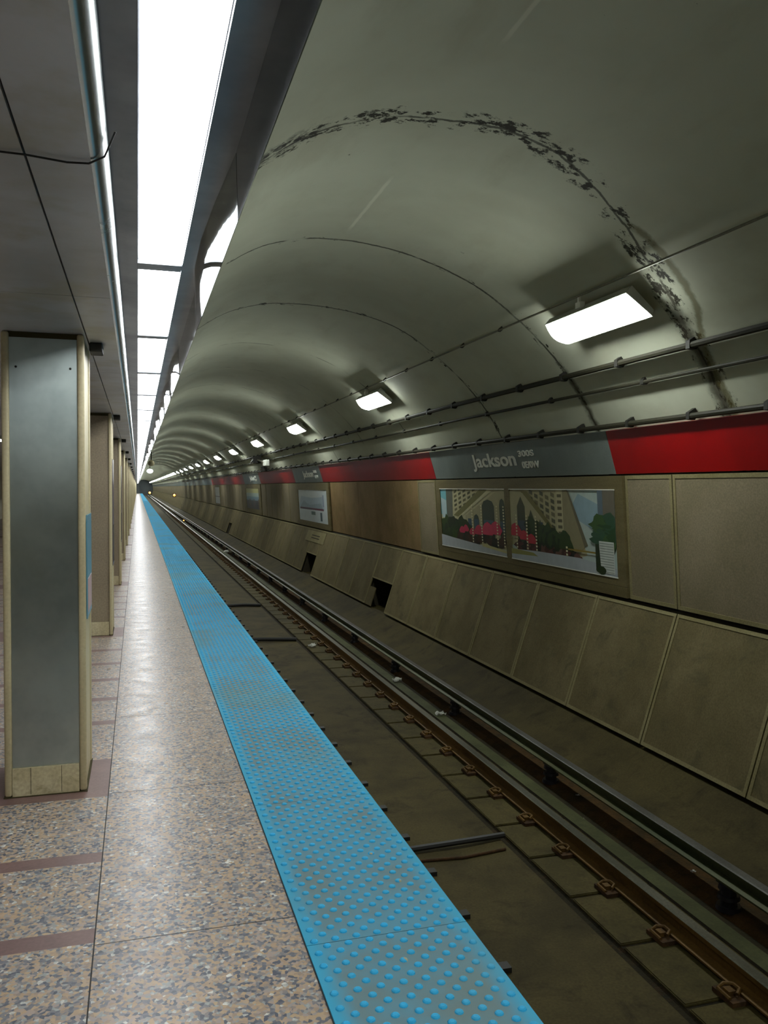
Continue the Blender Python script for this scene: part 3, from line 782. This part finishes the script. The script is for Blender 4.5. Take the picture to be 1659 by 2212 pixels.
    A.poly([(0.84, 0.05), (0.88, 0.05), (0.87, 0.36), (0.84, 0.36)], (38, 52, 24)); A.blob(0.88, 0.06, 0.04, 0.05, (40, 56, 26), seed=9)
    return A.done('photograph', near)
for (yl, yr), photo in (((13.73, 11.04), street_left()), ((10.89, 8.14), street_right())):
    bm = bmesh.new()
    for s_ in ((0.15, 0.158), (0.882, 0.89)): extr(bm, [on(UO, UI, s_[0], 0.0245), on(UO, UI, s_[1], 0.0245), on(UO, UI, s_[1], 0.03), on(UO, UI, s_[0], 0.03)], yr, yl)
    obj('window_edge', bm, M['letter'], photo)

# map display
mp = display(27.6, 22.6, [(27.2, 22.9, 0.12, 0.84)], 'framed pale transit map with a dark red line across it, left of the brown panels')
A = Art(27.2, 22.9, 0.12, 0.84)
A.rect(0, 1, 0, 1, (206, 216, 220)); A.poly([(0, 0.4), (0.9, 0.4), (0.9, 0.8), (0.5, 0.75), (0.1, 0.8)], (176, 194, 206)); A.poly([(0.05, 0.43), (0.85, 0.43), (0.8, 0.6), (0.4, 0.52), (0.2, 0.66)], (150, 172, 184))
A.rect(0.05, 0.88, 0.375, 0.435, (110, 40, 72)); A.rect(0.04, 0.5, 0.38, 0.41, (70, 60, 84))
A.rect(0.46, 0.6, 0.22, 0.33, (84, 110, 108)); A.rect(0.76, 0.82, 0.06, 0.32, (70, 96, 108)); A.rect(0.86, 0.9, 0.5, 0.85, (140, 156, 180))
for j_ in range(10): A.rect(0.1 + 0.07 * j_, 0.105 + 0.07 * j_, 0.46, 0.56 + 0.02 * (j_ % 3), (130, 140, 150))
A.done('map_print', mp)
# third display: small colour poster with sky above dark city
p3 = display(41.4, 35.95, [(41.0, 36.6, 0.16, 0.86)], 'distant framed poster with yellow sky fading to blue over dark shapes')
A = Art(41.0, 36.6, 0.16, 0.86)
A.rect(0, 1, 0, 1, (176, 176, 120)); A.rect(0, 1, 0, 0.78, (156, 174, 168)); A.rect(0, 1, 0, 0.6, (110, 140, 156)); A.rect(0, 1, 0.0, 0.42, (58, 60, 66))
for j_ in range(9): A.rect(0.02 + j_ * 0.11, 0.1 + j_ * 0.11, 0.05, 0.36 + 0.06 * (j_ % 3), ((70, 54, 60), (44, 50, 60), (84, 66, 58))[j_ % 3])
A.done('poster_print', p3)
p4 = display(58.15, 54.55, [(58.0, 54.8, 0.1, 0.9)], 'tiny far pale framed poster, fourth display along the wall')
A = Art(58.0, 54.8, 0.1, 0.9); A.rect(0, 1, 0, 1, (206, 208, 206)); A.rect(0, 1, 0.4, 0.46, (120, 110, 120)); A.done('poster_print', p4)

# pale notice stuck below the map
bm = bmesh.new(); extr(bm, [on(LO, HI, 0.70, 0.006), on(LO, HI, 0.95, 0.006), on(LO, HI, 0.95, 0.012), on(LO, HI, 0.70, 0.012)], 23.0, 25.6)
o = tag(obj('wall_notice', bm, M['panel_frame']), 'pale paper notice on the sloping wall just below the map', 'notice')
bm = bmesh.new(); 
for a in (0.78, 0.84): extr(bm, [on(LO, HI, a, 0.0125), on(LO, HI, a + 0.02, 0.0125), on(LO, HI, a + 0.02, 0.014), on(LO, HI, a, 0.014)], 23.7, 24.8)
obj('print_lines', bm, M['gap'], o)

# ---- station name band
BO, BI = (5.098, 1.765), (4.955, 2.235)
def band(y0_, y1_, mat, label, nm='wall_sign_band'):
    bm = bmesh.new(); extr(bm, [on(BO, BI, 0, 0), on(BO, BI, 1, 0), on(BO, BI, 1, -0.03), on(BO, BI, 0, -0.03)], y0_ + 0.004, y1_ - 0.004)
    return tag(obj(nm, bm, M[mat]), label, 'wall sign')
band(YB + 0.05, 8.15, 'red', 'long red enamel wall band at the right edge above the tall panels')
sgn = band(8.15, 13.96, 'grey', 'dark grey station name sign reading Jackson 300S 0E/0W, nearest the camera', 'station_sign')
band(13.96, 23.4, 'red', 'red enamel wall band above the brown panels')
sg2 = band(23.4, 27.7, 'grey', 'dark grey station name sign above the map', 'station_sign')
band(27.7, 35.9, 'red', 'short distant red enamel wall band above plain panels')
sg3 = band(35.9, 41.5, 'grey', 'distant dark grey station name sign above the yellow and blue poster', 'station_sign')
band(41.5, 60, 'red', 'far red enamel wall band, last before the wall turns grey')
band(60, YE - 0.1, 'grey', 'grey-brown wall band running into the far distance')
def lettering(text, yl, s0, height, width, parent, name='lettering', bold=0.012):
    cu = bpy.data.curves.new('t', 'FONT'); cu.body = text; cu.size = 1.0; cu.extrude = 0.004; cu.offset = bold
    t = bpy.data.objects.new('t', cu); COL.objects.link(t)
    bpy.context.view_layer.update()
    me = bpy.data.meshes.new_from_object(t.evaluated_get(bpy.context.evaluated_depsgraph_get()))
    COL.objects.unlink(t); bpy.data.objects.remove(t)
    xs_ = [v.co.x for v in me.vertices]; ys_ = [v.co.y for v in me.vertices]
    x0, x1, z0, z1 = min(xs_), max(xs_), min(ys_), max(ys_)
    d = (Vector((BI[0], 0, BI[1])) - Vector((BO[0], 0, BO[1]))).normalized(); nrm = Vector((-d.z, 0, d.x))
    for v in me.vertices:
        u = (v.co.x - x0) / (x1 - x0) * width; h_ = (v.co.y - z0) / (z1 - z0) * height; dd = v.co.z
        L0 = math.dist(BO, BI)
        p = Vector((BO[0], yl - u, BO[1])) + d * (s0 * L0 + h_) + nrm * (0.006 + dd)
        v.co = p
    me.materials.append(M['letter'])
    o = bpy.data.objects.new(name, me); COL.objects.link(o); o.parent = parent
    return o
for sg, dy in ((sgn, 0.0), (sg2, 13.9), (sg3, 26.9)):
    lettering('Jackson', 12.12 + dy, 0.2, 0.27, 1.55, sg, bold=0.02)
    lettering('300S', 10.44 + dy, 0.575, 0.085, 0.46, sg, 'street_number', 0.02)
    lettering('0E/0W', 10.40 + dy, 0.24, 0.095, 0.5, sg, 'street_number', 0.02)

# ---- pipes and conduit on the haunch
def pipe(nm, x, z, r, mat, label, clamps, cl_sz, side=0.07):
    bm = bmesh.new(); n = 60
    pts = [(x + 0.006 * math.sin(i * 1.3), YB + 0.02 + (YE - YB - 0.04) * i / n, z + 0.006 * math.sin(i * 2.1)) for i in range(n + 1)]
    tube(bm, pts, r, 8)
    o = tag(obj(nm, bm, M[mat], smooth=True), label, 'pipe')
    for y in clamps:
        bm = bmesh.new(); a = cl_sz
        dx, dz = 0.72 * side, 0.68 * side
        # saddle block on the wall side with a strap round the pipe
        extr(bm, [(x - r * 1.2, z - r * 1.1), (x - r * 1.2, z + r * 1.2), (x + dx, z + dz + a * 0.55), (x + dx + a * 0.4, z + dz - a * 0.2), (x + r * 1.2, z - r * 1.3)], y - a * 0.32, y + a * 0.32)
        obj('clamp', bm, M['clamp'], o)
    return o
pipe('conduit', 3.945, 3.392, 0.011, 'conduit', 'thin pale conduit running above the wall lamps', [8.75 + 1.15 * i for i in range(34)], 0.045, 0.035)
pipe('wall_pipe', 4.555, 2.835, 0.03, 'pipe', 'upper dark pipe on black clamps below the wall lamps', [3.9 + 1.12 * i for i in range(90)], 0.085, 0.06)
pipe('wall_pipe', 4.73, 2.64, 0.018, 'pipe', 'thinner dark pipe below the upper pipe', [3.3 + 1.9 * i for i in range(60)], 0.085, 0.05)
pipe('wall_pipe', 4.90, 2.275, 0.028, 'pipe', 'dark pipe along the top edge of the red sign band', [3.6 + 1.0 * i for i in range(95)], 0.075, 0.05)

# ---- wall lamps
LY, LPIT, LL = 6.93, 7.6, 0.715
lamp = thing('wall_lamp', 'x', 'wall lamp', (4.1, LY, 3.2), 'lamps along the vault')
pa, pb = Vector((3.955 - 4.1, 3.245 - 3.2)), Vector((4.205 - 4.1, 3.07 - 3.2))
dd = (pb - pa); nn = Vector((dd.y, -dd.x)).normalized()
if nn.y > 0: nn = -nn
arcp = []
for i in range(11):
    t = i / 10; b = math.sin(math.pi * t) * 0.05
    q = pa + dd * t + nn * b; arcp.append((q.x, q.y))
bm = bmesh.new(); extr(bm, arcp, -LL, LL); obj('diffuser', bm, M['lampglow'], lamp, smooth=True)
back = [(pa.x - 0.008, pa.y + 0.004), (pb.x + 0.008, pb.y - 0.004), (pb.x + 0.015, pb.y + 0.055), (pa.x + 0.05, pa.y + 0.07)]
off = -nn * 0.004
bm = bmesh.new(); extr(bm, [(x + off.x, z + off.y) for x, z in back], -LL - 0.015, LL + 0.015)
obj('housing', bm, M['housing'], lamp)
bm = bmesh.new()
for yy in (-0.45, 0.45):
    extr(bm, [(-0.06, 0.09), (0.04, 0.02), (0.125, 0.20), (0.075, 0.27)], yy - 0.03, yy + 0.03)
obj('bracket', bm, M['housing'], lamp)
bm = bmesh.new(); box(bm, -0.155, -0.105, 0.02, 0.11, 0.085, 0.14); box(bm, -0.15, -0.13, 0.05, 0.08, 0.13, 0.2)
obj('junction_box', bm, M['letter'], lamp)
ly = [LY + LPIT * i for i in range(12)]
y = ly[-1]
while y < YE - 4: y += 3.2 if y > 96 else LPIT; ly.append(y)
for i, y in enumerate([LY - LPIT] + ly):
    lb = 'wall lamp beyond the right edge of the photo' if i == 0 else nth(i - 1, 'glowing white wall lamp on the vault', 9)
    if i == 0: lamp.location.y = y; lamp['label'] = lb
    else: dup(lamp, (4.1, y, 3.2), lb)

# ------------------------------------------------------------------ platform columns
def column(y, panel, label):
    r = thing('platform_column', label, 'column', (-0.461, y, 0), 'columns along the platform edge')
    hx, d = 0.199, 0.54
    for sx in (-1, 1):
        for yy in (0.0, d - 0.05):
            x0_, x1_ = (hx - 0.036, hx) if sx > 0 else (-hx, -hx + 0.036)
            obj('corner_post', bevel_box(x0_, x1_, yy, yy + 0.05, 0.004, 2.388, 0.012, 3), M['cream'], r, smooth=True)
    bm = bmesh.new(); box(bm, -hx + 0.037, hx - 0.037, 0.016, d - 0.016, 0.15, 2.36); obj('face_panel', bm, M[panel], r)
    bm = bmesh.new(); box(bm, -hx + 0.01, hx - 0.008, 0.051, d - 0.051, 0.005, 2.388); obj('core', bm, M['cream'], r)
    bm = bmesh.new(); box(bm, -hx + 0.037, hx - 0.037, 0.004, d - 0.004, 0.004, 0.149); obj('plinth', bm, M['cream_tile'], r)
    bm = bmesh.new(); box(bm, -hx - 0.004, hx + 0.004, -0.004, d + 0.004, 0.0002, 0.0035); box(bm, -hx + 0.02, hx - 0.02, 0.02, d - 0.02, 2.36, 2.389)  # grime line round the foot; dark strip painting the shadow gap on top
    obj('grime_shade_joint', bm, M['grime_shade'], r)
    return r
c1 = column(4.6, 'col_steel', 'nearest column, cream corner posts around a brushed steel face')
c1_face = [o for o in c1.children if o.name.startswith('face_panel')][0]; c1_plinth = [o for o in c1.children if o.name.startswith('plinth')][0]
for sx in (-0.13, 0.13):
    bm = bmesh.new(); s_ = bmesh.ops.create_uvsphere(bm, u_segments=8, v_segments=5, radius=0.006); bmesh.ops.translate(bm, verts=s_['verts'], vec=(sx, 0.0125, 2.21))
    obj('screw', bm, M['clamp'], c1_face)
bm = bmesh.new(); box(bm, -0.075, -0.073, 0.0025, 0.004, 0.01, 0.148); box(bm, 0.075, 0.077, 0.0025, 0.004, 0.01, 0.148); obj('tile_joint', bm, M['gap'], c1_plinth)
c2 = column(9.4, 'beige_panel', 'second column from the camera, cream with beige face')
n_c = 2
for i in range(2, 43):
    dup(c2, (-0.461, 4.6 + 4.8 * i, 0), nth(i, 'cream column along the platform edge', 5))
dup(c2, (-0.461, -0.2, 0), 'cream column beside the camera, outside the frame'); dup(c2, (-0.461, -5.0, 0), 'cream column behind the camera, outside the frame')
for i in range(-2, 43): dup(c2, (-3.9, 4.6 + 4.8 * i, 0), 'cream column in the row across the platform', 'columns across the platform')
# notices on the track side of columns
for i, (cols_, z0_, z1_, lb) in enumerate((((88, 140, 160), 0.9, 1.45, 'blue and pink notice on the side of the nearest column'), ((84, 72, 84), 0.75, 1.9, 'dark notice strip on the side of the second column'), ((90, 84, 80), 0.7, 1.95, 'dark notice strip on the side of the third column'))):
    key = plain('notice_ink', srgb(*cols_), 0.3)
    bm = bmesh.new(); y = 4.6 + 4.8 * i
    box(bm, -0.2615, -0.256, y + 0.06, y + 0.48, z0_, z1_); o = tag(obj('column_notice', bm, key), lb, 'notice')
    bm = bmesh.new(); box(bm, -0.2558, -0.2545, y + 0.1, y + 0.44, z0_ + 0.03, z0_ + (z1_ - z0_) * 0.38); obj('lower_print', bm, plain('notice_pink', srgb(190, 160, 160), 0.4) if i == 0 else M['gap'], o)
# small black sensor boxes beside the column heads
bm = bevel_box(-0.035, 0.035, -0.08, 0.08, -0.05, 0.0, 0.008)
sb = tag(obj('ceiling_box', bm, M['black'], loc=(-0.215, 4.92, 2.389)), 'small black box under the soffit beside the nearest column head', 'sensor', 'black boxes beside column heads')
for i in range(1, 12):
    o = sb.copy(); COL.objects.link(o); o.location = (-0.215, 4.92 + 4.8 * i, 2.389)
    o['label'] = nth(i - 1, 'small black box under the soffit by column heads', 3)
bm = bmesh.new(); tube(bm, [(-0.75, 2.12, 2.384), (-0.31, 2.15, 2.384), (-0.25, 2.152, 2.384), (-0.16, 2.17, 2.383), (-0.11, 2.165, 2.384), (-0.072, 2.13, 2.392), (-0.046, 2.07, 2.43)], 0.0025, 6)
tag(obj('cable', bm, M['black'], smooth=True), 'thin dark wire stapled across the soffit above the camera', 'cable')
# centre lights of the platform
cl = thing('ceiling_light', 'x', 'light fixture', (-2.2, 0, 2.388), 'lights over the middle of the platform')
bm = bmesh.new(); box(bm, -0.15, 0.15, -0.6, 0.6, -0.06, -0.05); obj('diffuser', bm, M['centreglow'], cl)
bm = bmesh.new(); box(bm, -0.17, 0.17, -0.62, 0.62, -0.049, 0.0); obj('housing', bm, M['housing'], cl)
for i in range(14):
    y = -5 + 4.8 * i; lb = 'white box light over the middle of the platform, half hidden left of the nearest column'
    if i == 0: cl.location.y = y; cl['label'] = lb
    else: dup(cl, (-2.2, y, 2.388), lb)

# ------------------------------------------------------------------ far details, debris
dl = thing('dome_lamp', 'far white dome lamp hanging under the vault', 'lamp', (1.05, 76.0, 3.0))
bm = bmesh.new(); s_ = bmesh.ops.create_uvsphere(bm, u_segments=16, v_segments=8, radius=0.28); bmesh.ops.scale(bm, verts=bm.verts, vec=(1, 1, 0.7)); obj('globe', bm, M['bulb'], dl, smooth=True)
bm = bmesh.new(); tube(bm, [(0, 0, 0.15), (0, 0, 0.86)], 0.03); obj('stem', bm, M['pipe'], dl)
sp_ = thing('loudspeaker', 'far pale horn loudspeaker hanging beside the light trough', 'loudspeaker', (0.8, 52, 3.1))
bm = bmesh.new(); c_ = bmesh.ops.create_cone(bm, cap_ends=True, segments=16, radius1=0.2, radius2=0.07, depth=0.35); bmesh.ops.rotate(bm, verts=bm.verts, matrix=Matrix.Rotation(math.radians(70), 3, 'X')); obj('horn', bm, M['cream'], sp_, smooth=True)
bm = bmesh.new(); tube(bm, [(0, 0, 0.05), (0, 0, 0.62)], 0.03); obj('stem', bm, M['pipe'], sp_)
for (x, y, z, r_, lb) in ((4.85, 118, 0.5, 0.16, 'orange signal light low on the far wall'), (3.0, 222, 0.15, 0.28, 'small orange signal light at the far tunnel end')):
    sg = thing('signal_light', lb, 'signal', (x, y, z))
    bm = bmesh.new(); bmesh.ops.create_uvsphere(bm, u_segments=12, v_segments=8, radius=r_); obj('lens', bm, M['orange'], sg, smooth=True)
    bm = bmesh.new(); box(bm, -r_ * 1.3, r_ * 1.3, r_ * 0.3, r_ * 1.6, -r_ * 1.5, r_ * 1.5); obj('case', bm, M['black'], sg)
    if x < 4:
        bm = bmesh.new(); tube(bm, [(0, r_, -1.34), (0, r_, -r_)], 0.05); obj('post', bm, M['black'], sg)
sg = thing('rail_glint', 'orange glint on the far rail, added as a small glowing ball', 'signal', (3.55, 68.7, -1.19))  # glowing ball and base added for the orange reflection on the rail
bm = bmesh.new(); bmesh.ops.create_uvsphere(bm, u_segments=10, v_segments=6, radius=0.05); bmesh.ops.translate(bm, verts=bm.verts, vec=(0, 0, 0.12)); obj('lens', bm, M['orange'], sg)
bm = bmesh.new(); box(bm, -0.05, 0.05, -0.02, 0.08, 0, 0.09); obj('base', bm, M['black'], sg)
# cluster of boxes on the haunch
jb = thing('junction_box', 'cluster of grey electrical boxes and brackets on the vault above the distant red band', 'electrical box', (4.49, 31.5, 2.5))
for (x0_, x1_, y0_, y1_, z0_, z1_, mt, nm) in ((-0.08, 0.06, -1.6, -0.9, -0.12, 0.1, 'housing', 'box'), (-0.18, 0.02, 0.2, 1.0, 0.02, 0.3, 'clamp', 'box'), (0.0, 0.14, -0.6, 0.1, -0.3, -0.12, 'clamp', 'box'), (-0.06, 0.05, 1.5, 2.3, 0.12, 0.26, 'housing', 'box')):
    obj(nm, bevel_box(x0_, x1_, y0_, y1_, z0_, z1_, 0.015), M[mt], jb)
bm = bmesh.new(); tube(bm, [(-0.05, -1.2, 0.0), (-0.12, 0.3, 0.15), (-0.08, 1.8, 0.18), (-0.02, 2.8, 0.12)], 0.03); obj('flexible_pipe', bm, M['conduit'], jb)
# litter
def scrap(x, y, z, s_, seed, label, mat='white'):
    r = random.Random(seed); bm = bmesh.new(); n = 4
    vs = [[bm.verts.new(((i / n - 0.5) * s_ + r.uniform(-.1, .1) * s_, (j / n - 0.5) * s_ * 0.8 + r.uniform(-.1, .1) * s_, r.uniform(0.0, 0.45) * s_ + 0.002)) for j in range(n + 1)] for i in range(n + 1)]
    for i in range(n):
        for j in range(n): bm.faces.new((vs[i][j], vs[i + 1][j], vs[i + 1][j + 1], vs[i][j + 1]))
    ret = bmesh.ops.solidify(bm, geom=bm.faces[:], thickness=0.004)
    tag(obj('litter', bm, M[mat], loc=(x, y, z)), label, 'litter')
scrap(2.93, 14.3, -1.186, 0.13, 1, 'white scrap lying on the ties in the middle distance')
scrap(3.58, 11.4, -1.19, 0.12, 2, 'crumpled white scrap between the rails and second row of insulators')
scrap(3.56, 9.55, -1.19, 0.11, 3, 'bright white scrap beside an insulator of the power rail')
scrap(3.72, 36.3, -1.235, 0.34, 4, 'pale litter heap far along beside the power rail')
scrap(3.86, 6.75, -1.215, 0.03, 5, 'tiny pale scrap under the near power rail')
scrap(3.9, 5.15, -1.215, 0.035, 6, 'tiny pale scrap under the power rail at the bottom right')
scrap(3.66, 6.3, -1.24, 0.022, 8, 'speck of pale litter in the gutter beside the far rail')
